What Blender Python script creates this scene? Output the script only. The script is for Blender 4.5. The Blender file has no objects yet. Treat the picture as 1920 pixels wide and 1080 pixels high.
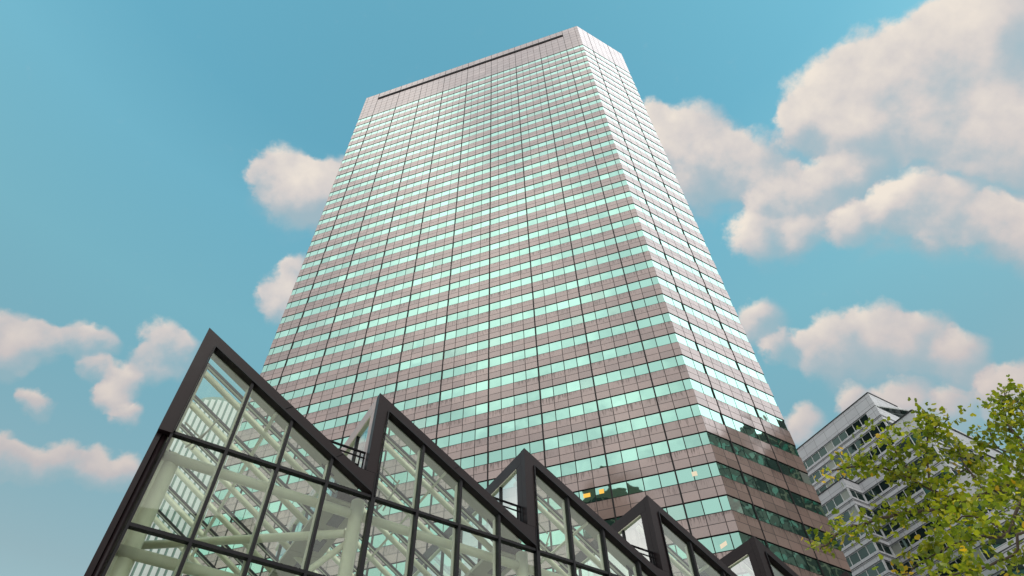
import bpy, math, random
from mathutils import Vector, Matrix
random.seed(7)
R = math.radians
sc = bpy.context.scene
COL = sc.collection

# ------------------------------------------------------------------ camera
cam = bpy.data.cameras.new("camera")
cam.sensor_width = 36.0
cam.lens = 36.0 * 1258.25 / 1920.0
cam.clip_start = 0.1
cam.clip_end = 4000
camo = bpy.data.objects.new("camera", cam)
COL.objects.link(camo)
CAMROT = Matrix.Rotation(R(90 + 52.169), 3, 'X') @ Matrix.Rotation(R(-1.992), 3, 'Z')
camo.matrix_world = Matrix.Translation((0, 0, 1.6)) @ CAMROT.to_4x4()
sc.camera = camo
sc.render.resolution_x, sc.render.resolution_y = 1920, 1080

# ------------------------------------------------------------------ exposure
vs = sc.view_settings
sc.display_settings.display_device = 'sRGB'
vs.view_transform = 'Standard'
vs.look = 'None'
vs.exposure = 0
vs.gamma = 1
vs.use_curve_mapping = False

# ------------------------------------------------------------------ sun
SUN_AZ, SUN_EL = 160.0, 48.0          # azimuth from +Y towards +X
sd = Vector((math.sin(R(SUN_AZ)) * math.cos(R(SUN_EL)), math.cos(R(SUN_AZ)) * math.cos(R(SUN_EL)), math.sin(R(SUN_EL))))
sun = bpy.data.lights.new("sun", 'SUN')
sun.energy = 0.6
sun.angle = R(14)
sun.color = (1.0, 0.95, 0.88)
suno = bpy.data.objects.new("sun", sun)
COL.objects.link(suno)
suno.rotation_euler = sd.to_track_quat('Z', 'Y').to_euler()

# ------------------------------------------------------------------ node helper
class NT:
    def __init__(s, tree):
        s.t = tree
        tree.nodes.clear()
    def n(s, typ, ins=None, **kw):
        nd = s.t.nodes.new(typ)
        for k, v in kw.items():
            setattr(nd, k, v)
        for k, v in (ins or {}).items():
            sk = nd.inputs[k]
            if isinstance(v, bpy.types.NodeSocket):
                s.t.links.new(v, sk)
            else:
                sk.default_value = v
        return nd
    def m(s, op, a, b=0.0, c=0.0, clamp=False):
        nd = s.n('ShaderNodeMath', {0: a, 1: b, 2: c}, operation=op)
        nd.use_clamp = clamp
        return nd.outputs[0]
    def v(s, op, a, b=(0, 0, 0)):
        nd = s.n('ShaderNodeVectorMath', {0: a, 1: b}, operation=op)
        return nd.outputs['Value' if op in ('DOT_PRODUCT', 'LENGTH', 'DISTANCE') else 'Vector']
    def mix(s, f, a, b, blend='MIX'):
        nd = s.n('ShaderNodeMix', data_type='RGBA', blend_type=blend)
        for i, val in ((0, f), (6, a), (7, b)):
            if isinstance(val, bpy.types.NodeSocket):
                s.t.links.new(val, nd.inputs[i])
            else:
                nd.inputs[i].default_value = val if i == 0 else (*val[:3], 1)
        return nd.outputs[2]
    def step(s, x, lo, hi):
        return s.n('ShaderNodeMapRange', {'Value': x, 'From Min': lo, 'From Max': hi}, interpolation_type='SMOOTHSTEP').outputs[0]
    def ramp(s, fac, stops):
        nd = s.n('ShaderNodeValToRGB', {'Fac': fac})
        el = nd.color_ramp.elements
        while len(el) < len(stops):
            el.new(0.5)
        for e, (p, c) in zip(el, stops):
            e.position = p
            e.color = (*c[:3], 1)
        return nd.outputs[0]
    def noise(s, vec, scale, detail=4, rough=0.5, dist=0.0):
        return s.n('ShaderNodeTexNoise', {'Vector': vec, 'Scale': scale, 'Detail': detail, 'Roughness': rough, 'Distortion': dist})
    def link(s, a, b):
        s.t.links.new(a, b)

# ------------------------------------------------------------------ world: Nishita sky with clouds
# every puff of cloud: azimuth, elevation (degrees), angular radius (radians)
PUFFS = [(55.16, 55.27, 0.0531), (59.16, 53.63, 0.0538), (63.01, 52.59, 0.0599), (65.52, 50.84, 0.0711), (49.85, 56.14, 0.051), (51.29, 53.57, 0.0563), (56.41, 51.05, 0.0632), (59.15, 47.83, 0.0684), (45.98, 56.08, 0.0303), (60.3, 45.0, 0.0601), (32.05, 60.39, 0.0437), (27.52, 61.11, 0.0408), (34.2, 57.66, 0.0448), (37.26, 55.96, 0.0412), (38.29, 53.89, 0.0317), (29.43, 57.65, 0.0407), (26.14, 62.28, 0.0297), (46.46, 51.02, 0.0263), (43.23, 51.52, 0.0351), (39.43, 52.56, 0.0334), (36.22, 53.36, 0.0214), (48.77, 46.52, 0.0363), (46.13, 47.05, 0.029), (50.32, 44.51, 0.0364), (52.01, 42.35, 0.0321), (41.99, 47.86, 0.0281), (37.61, 49.58, 0.0293), (33.66, 51.1, 0.036), (53.83, 40.8, 0.0337), (28.96, 44.66, 0.0303), (35.81, 40.65, 0.0369), (38.69, 39.83, 0.039), (40.91, 38.11, 0.0345), (32.76, 40.65, 0.0288), (42.8, 36.02, 0.0271), (29.62, 41.93, 0.0212), (43.75, 32.87, 0.0275), (45.56, 32.51, 0.0252), (36.67, 34.81, 0.0315), (33.46, 36.55, 0.0211), (28.15, 36.19, 0.0246), (39.75, 33.35, 0.0241), (-35.69, 57.7, 0.0344), (-31.85, 57.72, 0.0329), (-28.55, 58.04, 0.0408), (-36.94, 56.02, 0.0228), (-33.31, 55.67, 0.0363), (-28.5, 48.98, 0.0294), (-29.37, 47.38, 0.0218), (-27.99, 50.48, 0.0222), (-48.88, 37.22, 0.0274), (-47.09, 37.44, 0.0245), (-48.13, 35.68, 0.0226), (-44.46, 39.29, 0.0221), (-42.9, 39.96, 0.0175), (-46.05, 38.58, 0.015), (-38.19, 41.77, 0.0226), (-36.16, 41.49, 0.0202), (-38.38, 40.29, 0.021), (-42.04, 38.05, 0.0149), (-39.83, 38.21, 0.019), (-39.81, 37.07, 0.0151), (-42.58, 30.36, 0.0202), (-40.43, 31.34, 0.0222), (-37.92, 32.0, 0.0229), (-35.79, 32.8, 0.0187), (-44.29, 30.04, 0.0198), (-38.04, 36.43, 0.0152), (-44.46, 34.04, 0.0127)]

def direction(az, el):
    return Vector((math.sin(R(az)) * math.cos(R(el)), math.cos(R(az)) * math.cos(R(el)), math.sin(R(el))))

world = bpy.data.worlds.new("World")
sc.world = world
world.use_nodes = True
world.cycles.sampling_method = 'MANUAL'
world.cycles.sample_map_resolution = 512
w = NT(world.node_tree)
gen = w.n('ShaderNodeTexCoord').outputs['Generated']
sep = w.n('ShaderNodeSeparateXYZ', {0: gen})
elev = w.m('ARCSINE', w.m('MINIMUM', w.m('MAXIMUM', sep.outputs[2], -1.0), 1.0))
elev01 = w.m('DIVIDE', elev, math.pi / 2, clamp=True)
sky = w.n('ShaderNodeTexSky', sky_type='NISHITA', sun_disc=False, sun_elevation=R(SUN_EL), sun_rotation=R(SUN_AZ),
          air_density=1.2, dust_density=1.5, ozone_density=2.0)
SKY_STRENGTH = 0.15
tint = w.ramp(elev01, [(0.0, (1.43, 1.36, 0.92)), (0.29, (1.43, 1.36, 0.92)), (0.42, (1.30, 1.72, 1.20)), (0.50, (1.36, 2.02, 1.40)), (0.60, (1.26, 2.12, 1.54)), (0.68, (1.00, 1.90, 1.44)), (0.84, (0.90, 1.75, 1.33))])
skycol = w.mix(1.0, sky.outputs[0], tint, 'MULTIPLY')
bg_sky = w.n('ShaderNodeBackground', {'Color': skycol, 'Strength': SKY_STRENGTH})
# domain warp
n1 = w.noise(gen, 8.0, 2, 0.5).outputs['Color']
n2 = w.noise(gen, 30.0, 4, 0.55).outputs['Color']
wa = w.v('SCALE', w.v('SUBTRACT', n1, (0.5, 0.5, 0.5)))
wa.node.inputs['Scale'].default_value = 0.050
wb = w.v('SCALE', w.v('SUBTRACT', n2, (0.5, 0.5, 0.5)))
wb.node.inputs['Scale'].default_value = 0.034
dwarp = w.v('ADD', w.v('ADD', gen, wa), wb)
UP = Vector((-0.38, -0.15, 0.9)).normalized()
tot = None
for az, el, r in PUFFS:
    c = direction(az, el)
    V = w.v('SUBTRACT', dwarp, tuple(c))
    dens = w.m('MAXIMUM', w.m('MULTIPLY_ADD', w.v('LENGTH', V), -1.0 / (r * 1.26 + 0.006), 1.0), 0.0)
    upv = w.v('DOT_PRODUCT', V, tuple(UP / r))
    d2 = w.m('MULTIPLY', dens, dens)
    if tot is None:
        tot, num, den = dens, w.m('MULTIPLY', d2, upv), d2
    else:
        tot = w.m('ADD', tot, dens)
        num = w.m('MULTIPLY_ADD', d2, upv, num)
        den = w.m('ADD', den, d2)
shade = w.m('DIVIDE', num, w.m('ADD', den, 1e-4))
fine = w.noise(gen, 60.0, 6, 0.62).outputs['Fac']
lump = w.noise(gen, 17.0, 3, 0.5).outputs['Fac']
shade = w.m('ADD', shade, w.m('MULTIPLY_ADD', fine, 0.35, -0.175))
shade = w.m('ADD', shade, w.m('MULTIPLY_ADD', lump, 1.5, -0.75))
core_ = w.m('MINIMUM', tot, 1.6)
lit = w.m('ADD', w.m('MULTIPLY_ADD', shade, 0.60, 0.34), w.m('MULTIPLY', core_, 0.17), clamp=True)
dens_n = w.m('ADD', tot, w.m('MULTIPLY_ADD', fine, 0.34, -0.17))
edge = w.step(dens_n, 0.03, 0.46)
alpha = w.m('MULTIPLY', edge, w.m('MULTIPLY_ADD', w.step(shade, -0.8, 0.05), 0.50, 0.48))
lowness = w.step(elev, R(28), R(50))
alpha = w.m('MULTIPLY', alpha, w.m('MULTIPLY_ADD', lowness, 0.22, 0.78))
c_hi = w.ramp(lit, [(0.0, (0.40, 0.50, 0.55)), (0.32, (0.50, 0.54, 0.57)), (0.58, (0.68, 0.635, 0.615)), (0.95, (0.89, 0.80, 0.70))])
c_lo = w.ramp(lit, [(0.0, (0.37, 0.47, 0.51)), (0.32, (0.46, 0.50, 0.53)), (0.62, (0.61, 0.52, 0.51)), (0.95, (0.76, 0.62, 0.56))])
ccol = w.mix(lowness, c_lo, c_hi)
bg_cloud = w.n('ShaderNodeBackground', {'Color': ccol, 'Strength': 1.0})
# soft blue-grey undersides trailing below the bigger puffs
under = None
for az, el, r in PUFFS:
    if r < 0.026:
        continue
    V = w.v('SUBTRACT', dwarp, tuple(direction(az, el) + Vector((0.10, 0, -0.75)) * r))
    d_ = w.m('MAXIMUM', w.m('MULTIPLY_ADD', w.v('LENGTH', V), -1.0 / (r * 1.75), 1.0), 0.0)
    under = d_ if under is None else w.m('ADD', under, d_)
u_al = w.m('MULTIPLY', w.step(w.m('ADD', under, w.m('MULTIPLY_ADD', lump, 0.8, -0.4)), 0.10, 1.1), 0.72)
bg_under = w.n('ShaderNodeBackground', {'Color': w.mix(lowness, (0.40, 0.475, 0.52), (0.36, 0.47, 0.53)), 'Strength': 1.0})
veil = w.n('ShaderNodeMixShader', {0: u_al, 1: bg_sky.outputs[0], 2: bg_under.outputs[0]}).outputs[0]
sh = w.n('ShaderNodeMixShader', {0: alpha, 1: veil, 2: bg_cloud.outputs[0]}).outputs[0]
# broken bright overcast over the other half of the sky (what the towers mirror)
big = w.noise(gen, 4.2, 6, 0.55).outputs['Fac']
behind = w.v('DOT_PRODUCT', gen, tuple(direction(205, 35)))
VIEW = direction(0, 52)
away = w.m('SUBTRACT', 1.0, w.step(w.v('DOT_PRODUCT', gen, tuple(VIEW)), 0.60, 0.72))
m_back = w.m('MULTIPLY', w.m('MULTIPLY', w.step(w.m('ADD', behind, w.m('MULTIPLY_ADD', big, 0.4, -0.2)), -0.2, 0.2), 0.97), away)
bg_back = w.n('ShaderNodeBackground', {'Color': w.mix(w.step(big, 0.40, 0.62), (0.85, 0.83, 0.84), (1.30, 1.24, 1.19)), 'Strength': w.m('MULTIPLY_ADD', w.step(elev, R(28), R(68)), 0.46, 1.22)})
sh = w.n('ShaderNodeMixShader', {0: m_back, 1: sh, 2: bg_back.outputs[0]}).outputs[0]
# added bright sky strip on the right, shaped to mirror in the tower's chamfer
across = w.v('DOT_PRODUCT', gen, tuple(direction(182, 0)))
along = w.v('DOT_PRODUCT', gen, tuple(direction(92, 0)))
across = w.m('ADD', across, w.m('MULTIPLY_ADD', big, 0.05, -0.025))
m_fill_strip = w.m('MULTIPLY', w.step(across, -0.19, -0.10), w.m('SUBTRACT', 1.0, w.step(across, 0.09, 0.22)))
m_fill_strip = w.m('MULTIPLY', w.m('MULTIPLY', m_fill_strip, w.step(along, 0.16, 0.27)), w.step(elev, R(22), R(38)))
bg_fill_strip = w.n('ShaderNodeBackground', {'Color': (0.98, 0.98, 1.0, 1), 'Strength': 2.45})
sh = w.n('ShaderNodeMixShader', {0: m_fill_strip, 1: sh, 2: bg_fill_strip.outputs[0]}).outputs[0]
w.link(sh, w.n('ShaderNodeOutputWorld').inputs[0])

# ------------------------------------------------------------------ mesh helpers
class MB:
    """collects polygons; build() links them as ONE mesh object"""
    def __init__(s):
        s.v, s.f, s.uv, s.rnd, s.mi, s.sm = [], [], [], [], [], []
    def face(s, pts, uv=None, rnd=0.0, mi=0, smooth=False):
        i = len(s.v)
        s.v += [tuple(p) for p in pts]
        s.f.append(list(range(i, i + len(pts))))
        s.uv.append(uv or [(0, 0)] * len(pts))
        s.rnd.append(rnd); s.mi.append(mi); s.sm.append(smooth)
    def hexa(s, b, t, mi=0):
        """box from four bottom and four top points (both counter-clockwise from above)"""
        s.face(b[::-1], mi=mi); s.face(t, mi=mi)
        for k in range(4):
            j = (k + 1) % 4
            s.face([b[k], b[j], t[j], t[k]], mi=mi)
    def bar(s, p, q, wd, ht, up=(0, 0, 1), mi=0):
        p, q, up = Vector(p), Vector(q), Vector(up)
        d = (q - p).normalized()
        x = d.cross(up).normalized() * (wd / 2)
        y = x.cross(d).normalized() * (ht / 2)
        a = [p - x - y, p + x - y, p + x + y, p - x + y]
        b = [k + (q - p) for k in a]
        s.face(a, mi=mi); s.face(b[::-1], mi=mi)
        for k in range(4):
            j = (k + 1) % 4
            s.face([a[j], a[k], b[k], b[j]], mi=mi)
    def tube(s, pts, rad, n=12, caps=True):
        pts = [Vector(p) for p in pts]
        rads = rad if isinstance(rad, (list, tuple)) else [rad] * len(pts)
        rings = []
        ref = None
        for i, p in enumerate(pts):
            d = (pts[min(i + 1, len(pts) - 1)] - pts[max(i - 1, 0)]).normalized()
            if ref is None:
                ref = d.orthogonal().normalized()
            ref = (ref - d * ref.dot(d)).normalized()
            y = d.cross(ref)
            base = len(s.v)
            s.v += [tuple(p + (ref * math.cos(a) + y * math.sin(a)) * rads[i]) for a in [2 * math.pi * k / n for k in range(n)]]
            rings.append(base)
        for a, b in zip(rings, rings[1:]):
            for k in range(n):
                j = (k + 1) % n
                s.f.append([a + k, a + j, b + j, b + k]); s.uv.append([(0, 0)] * 4); s.rnd.append(0); s.mi.append(0); s.sm.append(True)
        if caps:
            s.f.append([rings[0] + k for k in range(n)][::-1]); s.uv.append([(0, 0)] * n); s.rnd.append(0); s.mi.append(0); s.sm.append(False)
            s.f.append([rings[-1] + k for k in range(n)]); s.uv.append([(0, 0)] * n); s.rnd.append(0); s.mi.append(0); s.sm.append(False)
    def build(s, name, mats, parent=None):
        me = bpy.data.meshes.new(name)
        me.from_pydata(s.v, [], s.f)
        uvl = me.uv_layers.new(name="UVMap")
        flat = [c for f in s.uv for uvp in f for c in uvp]
        uvl.data.foreach_set("uv", flat)
        at = me.attributes.new("rnd", 'FLOAT', 'FACE')
        at.data.foreach_set("value", s.rnd)
        for m in (mats if isinstance(mats, (list, tuple)) else [mats]):
            me.materials.append(m)
        me.polygons.foreach_set("material_index", s.mi)
        me.polygons.foreach_set("use_smooth", s.sm)
        me.update()
        o = bpy.data.objects.new(name, me)
        COL.objects.link(o)
        if parent:
            o.parent = parent
            o.matrix_parent_inverse = parent.matrix_world.inverted()
        return o

def thing(name, label, cat, loc=(0, 0, 0), group=None):
    o = bpy.data.objects.new(name, None)
    COL.objects.link(o)
    o.location = loc
    o.matrix_world = Matrix.Translation(loc)
    o['label'] = label
    o['category'] = cat
    if group:
        o['group'] = group
    return o

def pix(P):
    """where a world point lands in the photograph's frame (only used to rank parts by size)"""
    c = CAMROT.transposed() @ (Vector(P) - Vector((0, 0, 1.6)))
    if c.z > -0.1:
        return None
    return (960 - 1258.25 * c.x / c.z, 540 + 1258.25 * c.y / c.z)

def pix_area(pts):
    q = [pix(p) for p in pts]
    if any(k is None for k in q):
        return 0
    cx = sum(k[0] for k in q) / len(q); cy = sum(k[1] for k in q) / len(q)
    if not (0 < cx < 1920 and 0 < cy < 1080):
        return 0
    return abs(sum(q[i][0] * q[(i + 1) % len(q)][1] - q[(i + 1) % len(q)][0] * q[i][1] for i in range(len(q)))) / 2

# ------------------------------------------------------------------ materials
def material(name):
    m = bpy.data.materials.new(name)
    m.use_nodes = True
    return m, NT(m.node_tree)

def finish(t, bsdf):
    t.link(bsdf, t.n('ShaderNodeOutputMaterial').inputs[0])

def principled(t, **k):
    names = {'color': 'Base Color', 'rough': 'Roughness', 'metal': 'Metallic', 'spec': 'Specular IOR Level', 'ior': 'IOR', 'normal': 'Normal'}
    ins = {names[a]: ((*v[:3], 1) if a == 'color' and not isinstance(v, bpy.types.NodeSocket) else v) for a, v in k.items()}
    return t.n('ShaderNodeBsdfPrincipled', ins)

def plain(name, color, rough=0.5, metal=0.0, var=0.15, scale=3.0, bump=0.0, ior=1.5):
    m, t = material(name)
    oc = t.n('ShaderNodeTexCoord').outputs['Object']
    nz = t.noise(oc, scale, 6, 0.6).outputs['Fac']
    f = t.m('MULTIPLY_ADD', nz, 2 * var, 1 - var)
    c = t.v('SCALE', (*color[:3],))
    t.link(f, c.node.inputs['Scale'])
    r = t.m('MULTIPLY_ADD', nz, 0.2, rough - 0.1)
    kw = dict(color=c, rough=r, metal=metal, ior=ior)
    if bump:
        kw['normal'] = t.n('ShaderNodeBump', {'Height': nz, 'Strength': bump, 'Distance': 0.02}).outputs[0]
    finish(t, principled(t, **kw).outputs[0])
    return m

def grid_line(t, x, half):
    """1 on the joints at whole numbers of x"""
    f = t.m('FRACT', x)
    d = t.m('MINIMUM', f, t.m('SUBTRACT', 1.0, f))
    return t.m('LESS_THAN', d, half)

def granite(name, base, crown=False):
    # uv: u in panel modules, v in courses (two per storey)
    m, t = material(name)
    uv = t.n('ShaderNodeUVMap', uv_map="UVMap").outputs[0]
    s = t.n('ShaderNodeSeparateXYZ', {0: uv})
    u, v = s.outputs[0], s.outputs[1]
    oc = t.n('ShaderNodeTexCoord').outputs['Object']
    cell = t.n('ShaderNodeTexWhiteNoise', {0: t.n('ShaderNodeCombineXYZ', {0: t.m('FLOOR', u), 1: t.m('FLOOR', v), 2: 0.0}).outputs[0]}, noise_dimensions='3D')
    speck = t.noise(oc, 9.0, 5, 0.75).outputs['Fac']
    blot = t.noise(oc, 0.10, 4, 0.6).outputs['Fac']
    tone = t.m('ADD', t.m('MULTIPLY_ADD', cell.outputs['Value'], 0.34, 0.67), t.m('ADD', t.m('MULTIPLY', speck, 0.20), t.m('MULTIPLY_ADD', blot, 0.5, -0.25)))
    col = t.v('SCALE', tuple(base))
    t.link(tone, col.node.inputs['Scale'])
    # dark runs of dirt below the window sills (top of every spandrel)
    str_ = t.noise(t.n('ShaderNodeCombineXYZ', {0: t.m('MULTIPLY', u, 6.0), 1: t.m('MULTIPLY', v, 0.35), 2: 0.0}).outputs[0], 1.6, 3, 0.7).outputs['Fac']
    patch = t.noise(t.n('ShaderNodeCombineXYZ', {0: t.m('MULTIPLY', u, 0.22), 1: t.m('FLOOR', t.m('MULTIPLY', v, 0.5)), 2: 3.0}).outputs[0], 1.0, 2, 0.5).outputs['Fac']
    top = t.m('FRACT', t.m('MULTIPLY', v, 0.5))
    run = t.m('MULTIPLY', t.step(t.m('ADD', str_, t.m('MULTIPLY_ADD', top, 0.34, -0.27)), 0.50, 0.60), t.step(patch, 0.36, 0.56))
    if not crown:
        col = t.mix(t.m('MULTIPLY', run, 0.62), col, (0.05, 0.04, 0.035))
    jv = grid_line(t, u, 0.024)
    jh = grid_line(t, v, 0.030)
    j = t.m('MAXIMUM', jv, jh)
    col = t.mix(t.m('MULTIPLY', j, 0.5 if crown else 0.92), col, (0.012, 0.010, 0.010))
    # polished stone: every slab is set a hair out of true
    geo = t.n('ShaderNodeNewGeometry').outputs['Normal']
    off = t.v('SCALE', t.v('SUBTRACT', cell.outputs['Color'], (0.5, 0.5, 0.5)))
    off.node.inputs['Scale'].default_value = 0.022
    wav = t.v('SCALE', t.v('SUBTRACT', t.noise(oc, 0.55, 2, 0.5).outputs['Color'], (0.5, 0.5, 0.5)))
    wav.node.inputs['Scale'].default_value = 0.03
    nrm = t.v('NORMALIZE', t.v('ADD', geo, t.v('ADD', off, wav)))
    rough = t.m('MULTIPLY_ADD', speck, 0.10, 0.06)
    b = principled(t, color=col, rough=t.m('MAXIMUM', rough, t.m('MULTIPLY', j, 0.6)), ior=2.3, normal=nrm)
    b.inputs['Specular IOR Level'].default_value = 0.5
    t.link(t.m('MULTIPLY_ADD', t.m('MAXIMUM', j, t.m('MULTIPLY', run, 0.6)), -0.42, 0.5), b.inputs['Specular IOR Level'])
    b.inputs['Specular Tint'].default_value = (1.0, 0.95, 0.94, 1)
    finish(t, b.outputs[0])
    return m

def mirror_glass(name, tint, dark, mirror=0.85, wave=0.02, rough=0.02):
    m, t = material(name)
    rnd = t.n('ShaderNodeAttribute', attribute_name="rnd").outputs['Fac']
    oc = t.n('ShaderNodeTexCoord').outputs['Object']
    h = t.n('ShaderNodeTexWhiteNoise', {1: t.m('MULTIPLY', rnd, 91.7)}, noise_dimensions='1D')
    wav = t.v('SCALE', t.v('SUBTRACT', t.noise(oc, 0.7, 2, 0.5).outputs['Color'], (0.5, 0.5, 0.5)))
    wav.node.inputs['Scale'].default_value = wave
    til = t.v('SCALE', t.v('SUBTRACT', h.outputs['Color'], (0.5, 0.5, 0.5)))
    til.node.inputs['Scale'].default_value = wave * 0.9
    geo = t.n('ShaderNodeNewGeometry').outputs['Normal']
    nrm = t.v('NORMALIZE', t.v('ADD', geo, t.v('ADD', wav, til)))
    # a blind drawn behind some of the panes
    blind = t.m('GREATER_THAN', rnd, 0.93)
    tone = t.m('MULTIPLY_ADD', h.outputs['Value'], 0.20, 0.86)
    tc = t.v('SCALE', tuple(tint))
    t.link(tone, tc.node.inputs['Scale'])
    refl = t.n('ShaderNodeBsdfPrincipled', {'Base Color': tc, 'Metallic': 1.0, 'Roughness': rough, 'Normal': nrm})
    back = t.mix(blind, dark, (0.42, 0.44, 0.40))
    body = t.n('ShaderNodeBsdfDiffuse', {'Color': back})
    fac = t.m('MULTIPLY_ADD', blind, -0.22, mirror)
    finish(t, t.n('ShaderNodeMixShader', {0: fac, 1: body.outputs[0], 2: refl.outputs[0]}).outputs[0])
    return m

def clear_glass(name, tint, dirt=0.10, refl=1.0):
    m, t = material(name)
    oc = t.n('ShaderNodeTexCoord').outputs['Object']
    geo = t.n('ShaderNodeNewGeometry').outputs['Normal']
    wav = t.v('SCALE', t.v('SUBTRACT', t.noise(oc, 0.45, 2, 0.5).outputs['Color'], (0.5, 0.5, 0.5)))
    wav.node.inputs['Scale'].default_value = 0.012
    nrm = t.v('NORMALIZE', t.v('ADD', geo, wav))
    fr = t.n('ShaderNodeFresnel', {'IOR': 1.55, 'Normal': nrm}).outputs[0]
    f = t.m('MULTIPLY', t.m('MULTIPLY_ADD', fr, 1.6, 0.02, clamp=True), refl)
    tr = t.n('ShaderNodeBsdfTransparent', {'Color': (*tint, 1)})
    gl = t.n('ShaderNodeBsdfGlossy', {'Color': (0.95, 1, 0.97, 1), 'Roughness': 0.01, 'Normal': nrm})
    a = t.n('ShaderNodeMixShader', {0: f, 1: tr.outputs[0], 2: gl.outputs[0]})
    mp = t.n('ShaderNodeMapping', {'Vector': oc, 'Scale': (3.5, 3.5, 0.16)})
    st = t.noise(mp.outputs[0], 2.0, 4, 0.65).outputs['Fac']
    bl = t.noise(oc, 0.6, 3, 0.6).outputs['Fac']
    film = t.m('MULTIPLY', t.step(st, 0.42, 0.75), t.step(bl, 0.35, 0.7))
    film = t.m('MULTIPLY_ADD', film, dirt * 1.8, dirt * 0.25)
    df = t.n('ShaderNodeBsdfDiffuse', {'Color': (0.62, 0.66, 0.58, 1)})
    tl = t.n('ShaderNodeBsdfTranslucent', {'Color': (0.62, 0.66, 0.58, 1)})
    dd = t.n('ShaderNodeMixShader', {0: 0.5, 1: df.outputs[0], 2: tl.outputs[0]})
    finish(t, t.n('ShaderNodeMixShader', {0: film, 1: a.outputs[0], 2: dd.outputs[0]}).outputs[0])
    return m

def emit(name, color, strength):
    m, t = material(name)
    finish(t, t.n('ShaderNodeEmission', {'Color': (*color, 1), 'Strength': strength}).outputs[0])
    return m

M = {}
M['granite'] = granite('polished_granite', (0.235, 0.168, 0.146))
M['crown'] = granite('crown_granite', (0.17, 0.128, 0.12), True)
M['pane'] = mirror_glass('mint_mirror_glass', (0.355, 0.635, 0.545), (0.04, 0.13, 0.10), 0.93, 0.034)
M['seal'] = plain('black_gasket', (0.010, 0.009, 0.009), 0.6, var=0.2, ior=1.3)
M['core'] = plain('dark_core', (0.03, 0.028, 0.028), 0.8)
M['bronze'] = plain('dark_bronze', (0.013, 0.0075, 0.0085), 0.40, metal=0.0, var=0.45, scale=1.2, ior=1.28)
M['sheen_copper'] = plain('copper_with_sky_sheen', (0.52, 0.36, 0.31), 0.30, metal=0.35, var=0.35, scale=1.0)  # pinkish copper, lightened: the bright sky sheen is put into the colour
M['mullion'] = plain('black_mullion', (0.007, 0.007, 0.009), 0.45, var=0.2, ior=1.3)
M['black'] = plain('black_sheet', (0.006, 0.006, 0.007), 0.7, ior=1.2)
M['cream'] = plain('cream_paint', (0.80, 0.78, 0.60), 0.35, var=0.12, scale=1.5)
M['olive'] = plain('olive_soffit', (0.40, 0.39, 0.30), 0.6, var=0.15, scale=0.8)
M['glazing'] = plain('glazing_bar', (0.70, 0.72, 0.64), 0.4, var=0.1)
M['facade_glass'] = clear_glass('atrium_glass', (0.87, 0.96, 0.90), 0.016, 0.72)
M['roof_glass'] = clear_glass('roof_glass', (0.91, 0.985, 0.945), 0.008, 0.05)
M['side_glass'] = clear_glass('monitor_glass', (0.75, 0.85, 0.82), 0.035, 0.55)
M['soffit_light'] = plain('dark_light_fitting', (0.012, 0.03, 0.028), 0.15)
M['lamp_warm'] = emit('warm_ceiling_lamp', (1.0, 0.55, 0.10), 1.1)
M['lamp_pale'] = emit('pale_ceiling_lamp', (1.0, 0.85, 0.62), 0.85)

# ------------------------------------------------------------------ ground
m, t = material('plaza_paving')
oc = t.n('ShaderNodeTexCoord').outputs['Object']
br = t.n('ShaderNodeTexBrick', {'Vector': oc, 'Color1': (0.46, 0.45, 0.43, 1), 'Color2': (0.41, 0.40, 0.385, 1), 'Mortar': (0.12, 0.12, 0.12, 1), 'Scale': 1.0, 'Mortar Size': 0.012, 'Brick Width': 1.2, 'Row Height': 0.6})
cc = t.mix(t.noise(oc, 0.4, 5).outputs['Fac'], br.outputs[0], (0.32, 0.31, 0.30))
finish(t, principled(t, color=cc, rough=0.7).outputs[0])
g = MB()
g.face([(-1500, -1500, 0), (1500, -1500, 0), (1500, 1500, 0), (-1500, 1500, 0)])
go = g.build('plaza_ground', m)
go['kind'] = 'structure'

# ------------------------------------------------------------------ the office tower
MOD = 1.6
TC = Vector((18.92, 52.9, 0))                      # corner between front and chamfer
HF, HR = R(163.161), R(32.172)
dF = Vector((math.cos(HF), math.sin(HF), 0)); dR = Vector((math.cos(HR), math.sin(HR), 0))
TOP = 178.2
ROW0, FH, WH = 163.75, 3.699, 1.637
NROW = 44
def hd(a):
    return Vector((math.cos(a), math.sin(a), 0))
UR = 8.83
FL = TC + dF * 37 * MOD
RE = TC + dR * UR * MOD
LB = FL + hd(HF - R(49)) * 14.1
RB = RE + hd(HF - R(90)) * 26
LB2 = LB + hd(HF - R(90)) * 26
RB2 = RE + hd(HF - R(90)) * 26
XB = RB2 + hd(HF - R(41)) * 14.1
XL = LB2 + hd(HF - R(139)) * 14.1
# faces as (start, direction, modules, outward normal) ; plan runs counter-clockwise seen from above
def faceinfo(a, b):
    d = (b - a); L = d.length; d = d / L
    return (a, d, L / MOD, Vector((d.y, -d.x, 0)))
ring = [LB2, LB, FL, TC, RE, RB2]
tower = thing('office_tower', 'tall brown granite office tower with mint green ribbon windows and a chamfered corner', 'skyscraper', (0, 70, 0))
FACES = [faceinfo(ring[i], ring[i + 1]) for i in range(len(ring) - 1)]
FRONT, CHAM = 2, 3

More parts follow.
